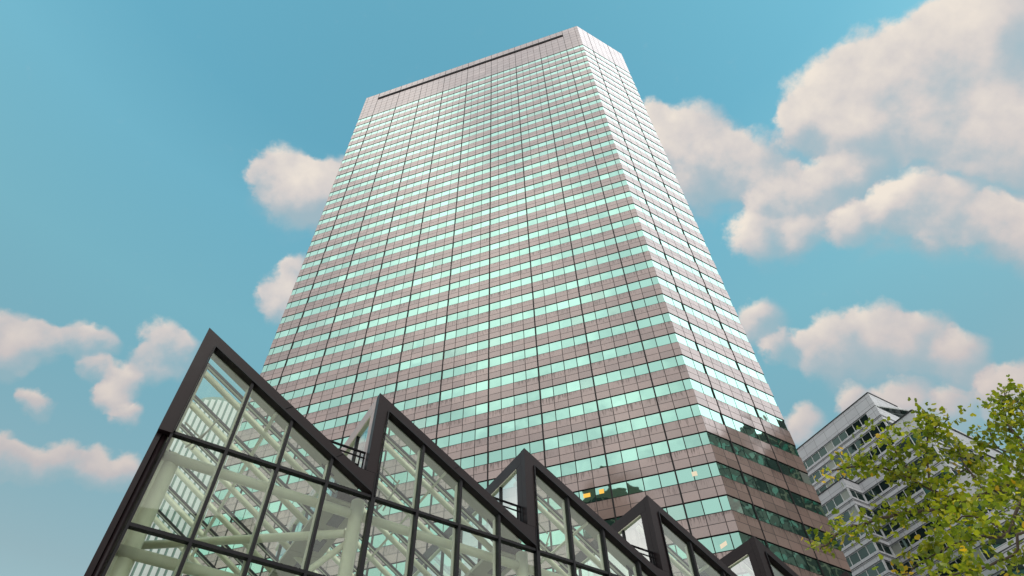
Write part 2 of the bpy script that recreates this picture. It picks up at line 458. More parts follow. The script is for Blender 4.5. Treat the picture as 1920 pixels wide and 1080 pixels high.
# inner core, dark, a little behind the panes
def inset(ringpts, k):
    cen = sum(ringpts, Vector()) / len(ringpts)
    out = []
    n = len(ringpts)
    for i in range(n):
        a, b, c = ringpts[i - 1], ringpts[i], ringpts[(i + 1) % n]
        d1 = (b - a).normalized(); d2 = (c - b).normalized()
        n1 = Vector((-d1.y, d1.x, 0)); n2 = Vector((-d2.y, d2.x, 0))
        bis = (n1 + n2).normalized()
        out.append(b + bis * (k / max(0.3, bis.dot(n1))))
    return out
def prism(mb, pts, z0, z1, top=True, uvscale=None, mi=0):
    n = len(pts)
    for i in range(n):
        a, b = pts[i], pts[(i + 1) % n]
        mb.face([(a.x, a.y, z0), (b.x, b.y, z0), (b.x, b.y, z1), (a.x, a.y, z1)], mi=mi)
    if top:
        mb.face([(p.x, p.y, z1) for p in pts], mi=mi)
        mb.face([(p.x, p.y, z0) for p in pts][::-1], mi=mi)
core = MB()
prism(core, inset(ring, 0.16), 0, TOP - 1.0)
core.build('core', M['core'], tower)

# granite spandrel bands and crown, uv = (modules, courses)
sp = MB()
def band(mb, z0, z1, v0, v1, mi=0, lip=True):
    u_acc = 0
    for fi, (a, d, L, nrm) in enumerate(FACES):
        b = a + d * L * MOD
        # joints line up with the window mullions: they count from the half pane at the corner
        s0 = 0.5 if fi == FRONT else 0.0
        u0, u1 = u_acc + s0, u_acc + s0 + L
        mb.face([(a.x, a.y, z0), (b.x, b.y, z0), (b.x, b.y, z1), (a.x, a.y, z1)], [(u0, v0), (u1, v0), (u1, v1), (u0, v1)], mi=mi)
        u_acc += 60
        if lip:
            i = -nrm * 0.22
            for z, up in ((z0, False), (z1, True)):
                q = [(a.x, a.y, z), (b.x, b.y, z), (b.x + i.x, b.y + i.y, z), (a.x + i.x, a.y + i.y, z)]
                mb.face(q if up else q[::-1], mi=1)
zs = [(ROW0 - k * FH, ROW0 - k * FH - WH) for k in range(NROW)]
for k in range(NROW):
    z1 = zs[k][1]
    z0 = zs[k + 1][0] if k + 1 < NROW else 0.0
    band(sp, z0, z1, 2 * k + 100.0, 2 * k + 102.0)
sp.build('spandrel_cladding', [M['granite'], M['seal']], tower)
cr = MB()
band(cr, ROW0, TOP, 0.0, 8.0)
# coping ring and roof slab
cop = inset(ring, 0.5)
for i in range(len(ring)):
    a, b = ring[i], ring[(i + 1) % len(ring)]; c, d = cop[(i + 1) % len(ring)], cop[i]
    cr.face([(p.x, p.y, TOP) for p in (a, b, c, d)], [(0.2, 0.2)] * 4)
cr.build('crown', [M['crown'], M['seal']], tower)

# windows
rng = random.Random(11)
wins = []
GAP, EDGE, RECESS = 0.045, 0.10, 0.07
for fi, (a, d, L, nrm) in enumerate(FACES):
    if fi == FRONT:
        cuts = [0.0, 0.5] + [0.5 + k for k in range(1, 37)] + [37.0]
    elif fi == CHAM:
        cuts = [0, 1, 2, 3, 4, 5, 6, 7, 8, UR]
    else:
        cuts = [min(k, L) for k in range(int(L) + 2)]
    for k in range(NROW):
        zt, zb = zs[k][0] - EDGE, zs[k][1] + EDGE
        for u0, u1 in zip(cuts, cuts[1:]):
            if u1 - u0 < 0.15:
                continue
            p0 = a + d * (u0 * MOD + GAP) - nrm * RECESS
            p1 = a + d * (u1 * MOD - GAP) - nrm * RECESS
            q = [(p0.x, p0.y, zb), (p1.x, p1.y, zb), (p1.x, p1.y, zt), (p0.x, p0.y, zt)]
            wins.append((fi, k, u0, q, rng.random()))
# outline of the glass atrium in front hides part of the tower: rank what shows
OUT = [(300, 640), (390, 615), (690, 930), (712, 742), (985, 1010), (980, 845), (1190, 1060), (1209, 932), (1370, 1075), (1408, 1006), (1480, 1080)]
def hidden(p):
    x, y = p
    prev = OUT[0]
    for c in OUT[1:]:
        if prev[0] <= x <= c[0] and c[0] > prev[0]:
            return y > prev[1] + (c[1] - prev[1]) * (x - prev[0]) / (c[0] - prev[0])
        prev = c
    return False
ranked = []
for i, (fi, k, u0, q, r_) in enumerate(wins):
    ar = 0
    if fi in (FRONT, CHAM):
        ar = pix_area(q)
        if ar:
            c = pix(sum((Vector(p) for p in q), Vector()) / 4)
            if hidden(c):
                ar = 0
    ranked.append((ar, i))
ranked.sort(reverse=True)
single = {i for ar, i in ranked[:100]}
def pane_into(mb, q, r_, n_in=0.03):
    mb.face(q, [(0, 0), (1, 0), (1, 1), (0, 1)], rnd=r_)
rest = MB()
wobj = {}
for i, (fi, k, u0, q, r_) in enumerate(wins):
    if i in single:
        mb = MB()
        nrm = FACES[fi][3]
        pane_into(mb, q, r_)
        # pane edge, so the window has thickness
        bk = [tuple(Vector(p) - nrm * 0.03) for p in q]
        for e in range(4):
            j = (e + 1) % 4
            mb.face([q[j], q[e], bk[e], bk[j]], rnd=r_)
        wobj[(fi, k, round(u0, 1))] = mb.build('window', M['pane'], tower)
    else:
        pane_into(rest, q, r_)
ro = rest.build('window', M['pane'], tower)
ro['kind'] = 'stuff'

# dark vertical channels
def fin(fi, u, width, z0, z1, proud=0.03):
    a, d, L, nrm = FACES[fi]
    p = a + d * u * MOD
    mb = MB()
    for wd, y0, y1 in ((width, z0, ROW0 - 0.02), (0.09, ROW0 + 0.02, z1)):
        x = d * wd / 2
        o_, i_ = nrm * proud, nrm * -0.2
        b = [p - x + o_, p + x + o_, p + x + i_, p - x + i_]
        mb.hexa([(k.x, k.y, y0) for k in b], [(k.x, k.y, y1) for k in b])
    mb.build('channel', M['seal'], tower)
for k in range(9):
    fin(FRONT, 2.5 + 4 * k, 0.16, 0, TOP - 0.05)
for u in (2, 6):
    fin(CHAM, u, 0.14, 0, TOP - 0.05)
# slot below the parapet
a, d, L, nrm = FACES[FRONT]
p, q = a + d * 2.5 * MOD, a + d * 34.5 * MOD
mb = MB()
b = [p + nrm * 0.12, q + nrm * 0.12, q - nrm * 0.2, p - nrm * 0.2]
mb.hexa([(k.x, k.y, 174.0) for k in b], [(k.x, k.y, 175.1) for k in b])
mb.build('parapet_slot', M['black'], tower)
# lamps seen inside a few low windows (front face measured from the corner)
def lamp(u, z, wd, ht, mat, key, tilt=0.0):
    par = wobj.get(key)
    a, d, L, nrm = FACES[FRONT]
    c = TC + dF * u * MOD - nrm * (RECESS - 0.012)
    mb = MB()
    x = -dF * wd / 2
    pts = []
    for sx, sz in ((-1, -1), (1, -1), (1, 1), (-1, 1)):
        pts.append(c + x * sx + Vector((0, 0, z + sz * ht / 2 + sx * tilt)))
    mb.face(pts)
    mb.build('ceiling_lamp', mat, par or tower)

lamp(8.03, 41.0, 0.70, 0.45, M['lamp_warm'], (FRONT, 33, 28.5))
lamp(7.10, 41.1, 0.48, 0.50, M['lamp_warm'], (FRONT, 33, 29.5))
lamp(1.43, 40.85, 0.50, 0.50, M['lamp_pale'], (FRONT, 33, 35.5))
lamp(0.98, 33.3, 0.62, 0.40, M['lamp_pale'], (FRONT, 35, 35.5), 0.14)

# ------------------------------------------------------------------ glass atrium with saw-tooth roof
HA = R(33.21)
aD = Vector((math.cos(HA), math.sin(HA), 0)); aN = Vector((-math.sin(HA), math.cos(HA), 0))
W0 = 20.0
def A(u, wd, z):
    p = aD * u + aN * (W0 + wd)
    return Vector((p.x, p.y, z))
PIT, U0, PK = 6.978, -0.16, -0.444
ZTR, ZPK, ZLO = 16.01, 20.80, 12.71
ZSTEP = 3.3
DEP = 12.0
NT_ = 7
atrium = thing('glass_atrium', 'dark framed glass atrium with a saw-tooth roof at the foot of the brown tower', 'glass building', tuple(A(10, 0, 0)))
up_n = Vector((0, 0, 1))
def solid(mb, outline, w0, w1):
    """extrude a (u, z) outline from depth w0 to w1"""
    f = [A(u, w0, z) for u, z in outline]; b = [A(u, w1, z) for u, z in outline]
    mb.face(f); mb.face(b[::-1])
    n = len(outline)
    for i in range(n):
        j = (i + 1) % n
        mb.face([f[j], f[i], b[i], b[j]])
SL = (ZPK - (ZTR + 0.55)) / (PIT - 0.55)        # slope of the roof line (drop per metre)
for tt in range(NT_):
    b0 = U0 + PIT * tt
    # fascia: post, sloped head, valley gusset (an outline with a hole is built as pieces butted end to end)
    fr = MB()
    zi = lambda u: 20.02 + 0.0 - (u) * (20.02 - 16.10) / (PIT - 0.08)         # underside of the sloped head
    zo = lambda u: ZPK - (u - PK) * (ZPK - 17.22) / (5.79 - PK)               # top of the sloped head
    lo_post = ZTR - 0.06 if tt == 0 else 16.98
    solid(fr, [(b0 + PK, lo_post), (b0 - 0.0, lo_post), (b0 - 0.0, zi(0)), (b0 + PK, ZPK)], -0.14, 0.16)
    solid(fr, [(b0 + 0.0, zi(0)), (b0 + PIT - 0.92, zi(PIT - 0.92)), (b0 + PIT - 1.19, zo(5.79)), (b0 + PK, ZPK)], -0.14, 0.16)
    solid(fr, [(b0 + PIT - 0.92, zi(PIT - 0.92)), (b0 + PIT - 0.08, 16.09), (b0 + PIT - 0.0, 16.09), (b0 + PIT - 0.0, 16.97), (b0 + PIT - 0.50, 16.97), (b0 + PIT - 0.80, 17.03), (b0 + PIT - 1.19, zo(5.79))], -0.14, 0.16)
    fr.build('gable_frame', M['bronze'], atrium)
    # thin raised seam along the inner edge of the frame
    sm_ = MB()
    sm_.bar(A(b0 + 0.03, -0.17, ZTR), A(b0 + 0.03, -0.17, zi(0) - 0.02), 0.05, 0.07, aN)
    sm_.bar(A(b0 + 0.03, -0.17, zi(0) + 0.02), A(b0 + PIT - 0.1, -0.17, zi(PIT - 0.1) + 0.03), 0.07, 0.05, aN)
    for uu in (3.07, 5.3):
        z_ = zi(uu)
        sm_.bar(A(b0 + uu - 0.02, -0.15, z_ + 0.04), A(b0 + uu + 0.27, -0.15, zo(uu + 0.27) - 0.02), 0.022, 0.03, aN)
    sm_.build('frame_seam', M['mullion'], atrium)
    # glazing of the gable: panes above the valley transom, and the regular grid below
    PW = PIT / 4
    for k in range(4):
        ua, ub = b0 + k * PW + 0.05, b0 + (k + 1) * PW - 0.05
        za, zb = zi(k * PW + 0.05) - 0.03, zi((k + 1) * PW - 0.05) - 0.03
        pn = MB()
        if zb - ZTR > 0.12:
            pn.face([A(ua, 0.0, ZTR + 0.06), A(ub, 0.0, ZTR + 0.06), A(ub, 0.0, zb), A(ua, 0.0, za)])
        else:
            pn.face([A(ua, 0.0, ZTR + 0.06), A(ub - 0.25, 0.0, ZTR + 0.06), A(ua, 0.0, za)])
        pn.build('glass_pane', M['facade_glass'], atrium)
        for r_ in range(5):
            zt = ZTR - ZSTEP * r_ - 0.06
            zl = ZTR - ZSTEP * (r_ + 1) + 0.06
            if r_ == 4:
                zl = 0.05
            pn = MB()
            pn.face([A(ua, 0.0, zl), A(ub, 0.0, zl), A(ub, 0.0, zt), A(ua, 0.0, zt)])
            pn.build('glass_pane', M['facade_glass'], atrium)
        if k:
            ml = MB()
            ml.bar(A(b0 + k * PW, -0.02, 0), A(b0 + k * PW, -0.02, zi(k * PW) + 0.02), 0.10, 0.22, aN)
            ml.build('mullion', M['mullion'], atrium)
            ml = MB()
            ml.bar(A(b0 + k * PW, 0.17, 0), A(b0 + k * PW, 0.17, zi(k * PW) - 0.15), 0.21, 0.10, aN)
            ml.build('mullion_backing', M['cream'], atrium)
    ml = MB()
    ml.bar(A(b0 + PIT, -0.03, 0), A(b0 + PIT, -0.03, 16.97 if tt < NT_ - 1 else 17), 0.15, 0.25, aN)
    ml.build('mullion', M['mullion'], atrium)
    for r_ in range(5):
        tr = MB()
        z_ = ZTR - ZSTEP * r_
        tr.bar(A(b0 + 0.02, -0.01, z_), A(b0 + PIT - 0.08, -0.01, z_), 0.2, 0.11)
        tr.build('transom', M['mullion'], atrium)
    # roof slope: glass, glazing bars, tube rafters, purlin
    zr0, zr1 = ZPK - 0.32, 16.75
    ur0, ur1 = b0 + PK + 0.25, b0 + PIT - 0.95
    rg = MB()
    rg.face([A(ur0, 0.18, zr0), A(ur1, 0.18, zr1), A(ur1, DEP, zr1), A(ur0, DEP, zr0)])
    rg.build('roof_glass', M['roof_glass'], atrium)
    sdir = (A(ur1, 0, zr1) - A(ur0, 0, zr0)).normalized()
    snor = aN.cross(sdir).normalized()
    if snor.z < 0:
        snor = -snor
    nraf = 6
    for i in range(nraf):
        wd = 1.25 + 1.95 * i
        gb = MB()
        for off in (-0.085, 0.085):
            gb.bar(A(ur0, wd + off, zr0) - snor * 0.05, A(ur1, wd + off, zr1) - snor * 0.05, 0.045, 0.09, snor)
        gb.build('glazing_bar', M['mullion'], atrium)
        gb = MB()
        gb.bar(A(ur0, wd, zr0) - snor * 0.06, A(ur1, wd, zr1) - snor * 0.06, 0.10, 0.06, snor)
        gb.build('glazing_cap', M['glazing'], atrium)
        rf = MB()
        rf.tube([A(ur0 + 0.15, wd + 0.1, zr0 - 0.45), A(ur1 + 0.4, wd + 0.1, zr1 - 0.75)], 0.12, 12)
        rf.build('rafter', M['cream'], atrium)
    for fu in (0.52,):
        pu = MB()
        p0 = A(ur0, 0.2, zr0).lerp(A(ur1, 0.2, zr1), fu) - snor * 0.27
        pu.bar(p0, p0 + aN * (DEP - 0.4), 0.10, 0.14, snor)
        pu.build('purlin', M['cream'], atrium)
    # sloped soffit board right behind the gable head
    sf = MB()
    sf.bar(A(ur0, 0.42, zr0 - 0.16), A(ur1 + 0.4, 0.42, zr1 - 0.42), 0.50, 0.05, snor)
    sf.build('eaves_board', M['olive'], atrium)
    # left side of the tooth: ridge beam, side post, glass, mullions, sill
    s0 = b0 + PK
    rb = MB()
    rb.bar(A(s0 + 0.11, 0.17, ZPK - 0.34), A(s0 + 0.11, DEP, ZPK - 0.34), 0.22, 0.62)
    rb.build('ridge_beam', M['sheen_copper'] if tt == 1 else M['bronze'], atrium)
    rl_ = MB()
    rl_.bar(A(s0 + 0.11, 0.6, ZPK - 0.67), A(s0 + 0.11, DEP, ZPK - 0.67), 0.2, 0.035)
    rl_.bar(A(s0 + 0.24, 0.6, ZPK - 0.40), A(s0 + 0.24, DEP, ZPK - 0.40), 0.03, 0.5)
    rl_.build('ridge_lining', M['cream'], atrium)
    if True:
        zb_ = 16.99 if tt else ZTR
        ps = MB()
        ps.bar(A(s0 + 0.11, 0.36, zb_), A(s0 + 0.11, 0.36, ZPK - 0.66), 0.22, 0.38, aN)
        ps.build('side_post', M['sheen_copper'] if tt == 1 else M['bronze'], atrium)
        sg = MB()
        sg.face([A(s0 + 0.1, 0.56, zb_ + 0.12), A(s0 + 0.1, DEP - 0.1, zb_ + 0.12), A(s0 + 0.1, DEP - 0.1, ZPK - 0.66), A(s0 + 0.1, 0.56, ZPK - 0.66)])
        sg.build('side_glass', M['side_glass'], atrium)
        for wd in (2.05, 3.9, 5.75, 7.6, 9.45, 11.3):
            sm_ = MB()
            sm_.bar(A(s0 + 0.1, wd, zb_ + 0.13), A(s0 + 0.1, wd, ZPK - 0.66), 0.14, 0.09, aN)
            sm_.build('side_mullion', M['mullion'], atrium)
        sl = MB()
        sl.bar(A(s0 + 0.11, 0.56, zb_ + 0.05), A(s0 + 0.11, DEP, zb_ + 0.05), 0.22, 0.12)
        sl.build('side_sill', M['bronze'], atrium)
    # valley gutter with olive soffit and dark square fittings, column, tie tubes
    gt = MB()
    gt.hexa([A(b0 + PIT - 1.0, 0.95, 16.30), A(b0 + PIT - 0.02, 0.95, 16.30), A(b0 + PIT - 0.02, DEP, 16.30), A(b0 + PIT - 1.0, DEP, 16.30)],
            [A(b0 + PIT - 1.0, 0.95, 16.62), A(b0 + PIT - 0.02, 0.95, 16.62), A(b0 + PIT - 0.02, DEP, 16.62), A(b0 + PIT - 1.0, DEP, 16.62)])
    gt.build('valley_gutter', M['bronze'], atrium)
    so = MB()
    for wd in [1.0 + 1.9 * i for i in range(6)]:
        so.hexa([A(b0 + PIT - 1.35, wd + 0.015, 16.14), A(b0 + PIT - 0.03, wd + 0.015, 16.14), A(b0 + PIT - 0.03, wd + 1.885, 16.14), A(b0 + PIT - 1.35, wd + 1.885, 16.14)],
                [A(b0 + PIT - 1.35, wd + 0.015, 16.29), A(b0 + PIT - 0.03, wd + 0.015, 16.29), A(b0 + PIT - 0.03, wd + 1.885, 16.29), A(b0 + PIT - 1.35, wd + 1.885, 16.29)])
    so.build('soffit', M['olive'], atrium)
    for i in range(5):
        fx = MB()
        wd = 1.6 + 1.9 * i
        fx.hexa([A(b0 + PIT - 0.75, wd, 16.11), A(b0 + PIT - 0.30, wd, 16.11), A(b0 + PIT - 0.30, wd + 0.9, 16.11), A(b0 + PIT - 0.75, wd + 0.9, 16.11)],
                [A(b0 + PIT - 0.75, wd, 16.135), A(b0 + PIT - 0.30, wd, 16.135), A(b0 + PIT - 0.30, wd + 0.9, 16.135), A(b0 + PIT - 0.75, wd + 0.9, 16.135)])
        fx.build('soffit_fitting', M['soffit_light'], atrium)
    for cu, wd in ((b0 + PIT - 0.28, 0.62), (b0 + PIT - 0.6, 8.6)):
        co = MB()
        co.tube([A(cu, wd, 0), A(cu, wd, 16.13)], 0.24, 20)
        co.build('column', M['cream'], atrium)
    for z_, wd in ((ZTR - 0.42, 0.62), (ZLO - 0.42, 0.62), (ZTR - ZSTEP * 2 - 0.42, 0.62), (ZLO - 0.1, 3.2)):
        tb = MB()
        tb.tube([A(b0 - 0.0, wd, z_), A(b0 + PIT - 0.52, wd, z_)], 0.17, 14)
        tb.build('tie_tube', M['cream'], atrium)
    dg = MB()
    dg.tube([A(b0 + PIT - 0.5, 0.8, 14.9), A(b0 + 0.3, 5.2, 14.9)], 0.15, 12)
    dg.build('brace', M['cream'], atrium)
    dg = MB()
    dg.tube([A(b0 + PIT - 0.35, 0.8, 14.6), A(b0 + PIT - 3.0, 0.8, 11.4)], 0.11, 12)
    dg.build('brace', M['cream'], atrium)
    # small ladder bracket hanging inside the tooth
    lb = MB()
    for p_, q_ in (((0.35, 17.9), (1.15, 17.55)), ((0.2, 17.0), (1.0, 16.65)), ((1.15, 17.55), (0.75, 16.2)), ((1.0, 16.95), (0.55, 16.2))):
        lb.bar(A(b0 + p_[0], 0.55, p_[1]), A(b0 + q_[0], 0.75, q_[1]), 0.035, 0.05)
    lb.build('access_bracket', M['olive'], atrium)
    # valley: black upstand and a hand rail between slope and next post
    if tt < NT_ - 1:
        vp = MB()
        e0, e1 = b0 + PIT - 2.6, b0 + PIT + PK - 0.16
        solid(vp, [(e1, 16.8), (e1, 17.62), (e0 + 0.35, 17.62), (e0 + 0.9, 16.8)], 0.50, 0.56)
        vp.build('upstand_panel', M['black'], atrium)
        rl = MB()
        rl.bar(A(e0, 0.24, 17.98), A(b0 + PIT + PK - 0.02, 0.24, 17.98), 0.06, 0.07)
        rl.bar(A(e0 + 0.3, 0.24, 17.74), A(b0 + PIT + PK - 0.02, 0.24, 17.74), 0.04, 0.05)
        for uu in (b0 + PIT + PK - 0.06, b0 + PIT + PK - 0.22):
            rl.bar(A(uu, 0.24, 16.97), A(uu, 0.24, 17.98), 0.045, 0.045, aN)
        rl.build('handrail', M['black'], atrium)
# left end of the atrium: set-back cladding, round down-pipe, inner wall
e = MB()
solid(e, [(U0 + PK, 0), (U0 + PK + 0.16, 0), (U0 + PK + 0.16, ZTR - 0.10), (U0 + PK, ZTR - 0.10)], 0.02, 0.60)
solid(e, [(U0 + PK + 0.16, 0), (U0 - 0.05, 0), (U0 - 0.05, ZTR - 0.10), (U0 + PK + 0.16, ZTR - 0.10)], 0.40, 0.60)
e.build('end_cladding', M['bronze'], atrium)
e = MB()
e.tube([A(U0 - 0.17, 0.16, 0), A(U0 - 0.17, 0.16, ZTR - 0.10)], 0.105, 20)
e.build('downpipe', M['bronze'], atrium)
e = MB()
e.bar(A(U0 - 0.01, -0.02, 0), A(U0 - 0.01, -0.02, ZTR + 0.02), 0.08, 0.2, aN)
e.build('end_mullion', M['mullion'], atrium)
e = MB()
e.tube([A(U0 + 0.32, 0.85, 0), A(U0 + 0.32, 0.85, ZTR - 0.2)], 0.27, 20)
e.build('column', M['cream'], atrium)
e = MB()
e.hexa([A(U0 - 0.1, 0.62, 0), A(U0 + 0.12, 0.62, 0), A(U0 + 0.12, 3.4, 0), A(U0 - 0.1, 3.4, 0)],
       [A(U0 - 0.1, 0.62, ZPK - 1.0), A(U0 + 0.12, 0.62, ZPK - 1.0), A(U0 + 0.12, 3.4, ZPK - 1.0), A(U0 - 0.1, 3.4, ZPK - 1.0)])
e.build('end_wall', M['cream'], atrium)
e = MB()
e.hexa([A(U0 - 0.1, 3.4, 0), A(U0 + 0.1, 3.4, 0), A(U0 + 0.1, DEP, 0), A(U0 - 0.1, DEP, 0)],
       [A(U0 - 0.1, 3.4, ZTR - 0.3), A(U0 + 0.1, 3.4, ZTR - 0.3), A(U0 + 0.1, DEP, ZTR - 0.3), A(U0 - 0.1, DEP, ZTR - 0.3)])
e.build('end_wall', M['olive'], atrium)

# ------------------------------------------------------------------ stepped office building on the right
def panel_wall(name, base, mw, mh, rough=0.4):
    m, t = material(name)
    uv = t.n('ShaderNodeUVMap', uv_map="UVMap").outputs[0]
    s = t.n('ShaderNodeSeparateXYZ', {0: uv})
    u, v = t.m('DIVIDE', s.outputs[0], mw), t.m('DIVIDE', s.outputs[1], mh)
    cell = t.n('ShaderNodeTexWhiteNoise', {0: t.n('ShaderNodeCombineXYZ', {0: t.m('FLOOR', u), 1: t.m('FLOOR', v), 2: 0.0}).outputs[0]}, noise_dimensions='3D').outputs['Value']
    oc = t.n('ShaderNodeTexCoord').outputs['Object']
    nz = t.noise(oc, 0.5, 5, 0.6).outputs['Fac']
    tone = t.m('ADD', t.m('MULTIPLY_ADD', cell, 0.10, 0.86), t.m('MULTIPLY', nz, 0.16))
    col = t.v('SCALE', tuple(base))
    t.link(tone, col.node.inputs['Scale'])
    j = t.m('MAXIMUM', grid_line(t, u, 0.03 / mw), grid_line(t, v, 0.03 / mh))
    col = t.mix(t.m('MULTIPLY', j, 0.7), col, (0.06, 0.06, 0.065))
    finish(t, principled(t, color=col, rough=rough, ior=1.5).outputs[0])
    return m
M['grey_panel'] = panel_wall('grey_metal_panel', (0.60, 0.615, 0.645), 3.0, 1.85)
M['white_frame'] = plain('white_frame', (0.72, 0.74, 0.74), 0.4, var=0.08)
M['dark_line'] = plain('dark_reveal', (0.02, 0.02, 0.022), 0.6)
M['office_glass'] = mirror_glass('grey_green_glass', (0.13, 0.20, 0.19), (0.02, 0.035, 0.032), 0.32, 0.02, 0.03)

stepped = thing('stepped_office_building', 'grey panelled office building with stepped zigzag corners behind the ginkgo leaves', 'office building', (60, 95, 0))
PITCH, WHT, TOPROW = 3.7, 1.88, 93.5
sb_wins = []
def facade(path, ztop, zbase, rows, parent, wall, bay=2.0, solid_ends=None, parapet=True):
    """wall bands with ribbon windows along an open plan path (outer side on the right of travel)"""
    wl, dk, fm = MB(), MB(), MB()
    uacc = 0.0
    zr = [r for r in rows if r[0] < ztop - 0.8 and r[1] > zbase + 0.5]
    for i, (a, b) in enumerate(zip(path, path[1:])):
        a, b = Vector((*a, 0)), Vector((*b, 0))
        d = (b - a); L = d.length; d /= L
        n = Vector((d.y, -d.x, 0))
        def strip(mb, z0, z1, off=0.0, mi=0, s0=0.0, s1=L):
            p, q = a + d * s0 + n * off, a + d * s1 + n * off
            mb.face([(p.x, p.y, z0), (q.x, q.y, z0), (q.x, q.y, z1), (p.x, p.y, z1)], [(uacc + s0, z0), (uacc + s1, z0), (uacc + s1, z1), (uacc + s0, z1)], mi=mi)
        def ledge(mb, z0, z1, proud, s0=0.0, s1=L):
            p, q = a + d * s0, a + d * s1
            bb = [p + n * proud, q + n * proud, q - n * 0.05, p - n * 0.05]
            mb.hexa([(k.x, k.y, z0) for k in bb], [(k.x, k.y, z1) for k in bb])
        z = ztop
        e0, e1 = (solid_ends or {}).get(i, (0.0, 0.0))
        for zt, zb in zr:
            strip(wl, zt, z)
            # window band
            w0, w1 = e0 if (zt, zb) == zr[0] else 0.0, L - (e1 if (zt, zb) == zr[0] else 0.0)
            if w0 > 0:
                strip(wl, zb, zt, 0, 0, 0, w0)
            if w1 < L:
                strip(wl, zb, zt, 0, 0, w1, L)
            for zz, up in ((zt, False), (zb, True)):
                p, q = a + d * w0, a + d * w1
                qd = [p, q, q - n * 0.3, p - n * 0.3]
                pts = [(k.x, k.y, zz) for k in qd]
                wl.face(pts if up else pts[::-1], [(0.3, 0.3)] * 4)
            for ss in (w0, w1):
                p = a + d * ss
                qd = [(p.x, p.y, zb), ((p - n * 0.3).x, (p - n * 0.3).y, zb), ((p - n * 0.3).x, (p - n * 0.3).y, zt), (p.x, p.y, zt)]
                wl.face(qd, [(0.3, 0.3)] * 4)
            nb = max(1, round((w1 - w0) / bay))
            bw = (w1 - w0) / nb
            for k in range(nb):
                s0, s1 = w0 + k * bw + 0.06, w0 + (k + 1) * bw - 0.06
                p, q = a + d * s0 - n * 0.2, a + d * s1 - n * 0.2
                sb_wins.append(([(p.x, p.y, zb + 0.06), (q.x, q.y, zb + 0.06), (q.x, q.y, zt - 0.06), (p.x, p.y, zt - 0.06)], parent))
            for k in range(nb + 1):
                p = a + d * (w0 + k * bw) - n * 0.17
                fm.bar((p.x, p.y, zb), (p.x, p.y, zt), 0.12, 0.10, n)
            p, q = a + d * w0 - n * 0.17, a + d * w1 - n * 0.17
            for zz in (zb + 0.04, zt - 0.04):
                fm.bar((p.x, p.y, zz), (q.x, q.y, zz), 0.08, 0.10)
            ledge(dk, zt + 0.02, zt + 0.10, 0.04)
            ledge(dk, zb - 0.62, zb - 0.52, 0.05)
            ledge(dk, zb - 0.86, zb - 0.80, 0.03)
            z = zb
        strip(wl, zbase, z)
        if parapet:
            ledge(dk, ztop - 0.02, ztop + 0.16, 0.12)
        uacc += L
    wl.build('wall', wall, parent)
    dk.build('dark_ledge', M['dark_line'], parent)  # thin dark ledges along each window band and the parapet
    fm.build('window_frame', M['white_frame'], parent)
def block(name, pts, z0, z1, mat, parent):
    mb = MB()
    prism(mb, [Vector((*p, 0)) for p in pts], z0, z1)
    return mb.build(name, mat, parent)
fl = Vector((math.cos(R(120.5)), math.sin(R(120.5)))); rt = Vector((math.cos(R(31.5)), math.sin(R(31.5))))
def P2(az, D):
    return Vector((D * math.sin(R(az)), D * math.cos(R(az))))
rows = [(TOPROW - PITCH * k, TOPROW - PITCH * k - WHT) for k in range(24)]
V1 = P2(34.92, 128); Z1 = P2(29.58, 128); V2 = P2(37.29, 100); V3 = P2(40.1, 88)
I1 = Z1 + rt * 4.3
Z2 = I1 - fl * 13.0
facade([V1 + fl * 34, V1, V1 + rt * 9], 97.0, 40.0, rows, stepped, M['grey_panel'], solid_ends={0: (0, 2.6), 1: (9.0, 0.0)})
facade([Z1 + fl * 16, Z1, I1, Z2, Z2 + rt * 4.3], 80.9, 0.0, rows, stepped, M['grey_panel'])
facade([V2 + fl * 5.0, V2, V2 + rt * 26], 70.0, 0.0, [(z0 - 0.6, z1 - 0.6) for z0, z1 in rows], stepped, M['grey_panel'])
facade([V3 + fl * 5.5, V3, V3 + rt * 24], 52.0, 0.0, [(z0 - 0.9, z1 - 0.9) for z0, z1 in rows], stepped, M['grey_panel'])
def inner(path, back, dep=0.32):
    pts = [Vector(p) for p in path]
    return pts
block('structure', [V1 + fl * 33.5 + Vector((0.3, 0.4)), V1 + Vector((0.0, 0.45)), V1 + rt * 8.6 + Vector((-0.2, 0.4)), V1 + rt * 8.6 + fl * 33], 0, 96.9, M['core'], stepped)
block('structure', [Z1 + fl * 15.6 + Vector((0.3, 0.4)), Z1 + Vector((0, 0.45)), I1 + Vector((0, 0.55)), Z2 + Vector((0, 0.45)), Z2 + rt * 4.0 + Vector((0, 0.5)), Z2 + rt * 6 + fl * 26], 0, 80.7, M['core'], stepped)
block('structure', [V2 + fl * 4.7 + Vector((0.3, 0.4)), V2 + Vector((0, 0.45)), V2 + rt * 25.6 + Vector((-0.2, 0.4)), V2 + rt * 25.6 + fl * 4.7], 0, 69.9, M['core'], stepped)
block('structure', [V3 + fl * 5.2 + Vector((0.3, 0.4)), V3 + Vector((0, 0.45)), V3 + rt * 23.6 + Vector((-0.2, 0.4)), V3 + rt * 23.6 + fl * 5.2], 0, 51.9, M['core'], stepped)
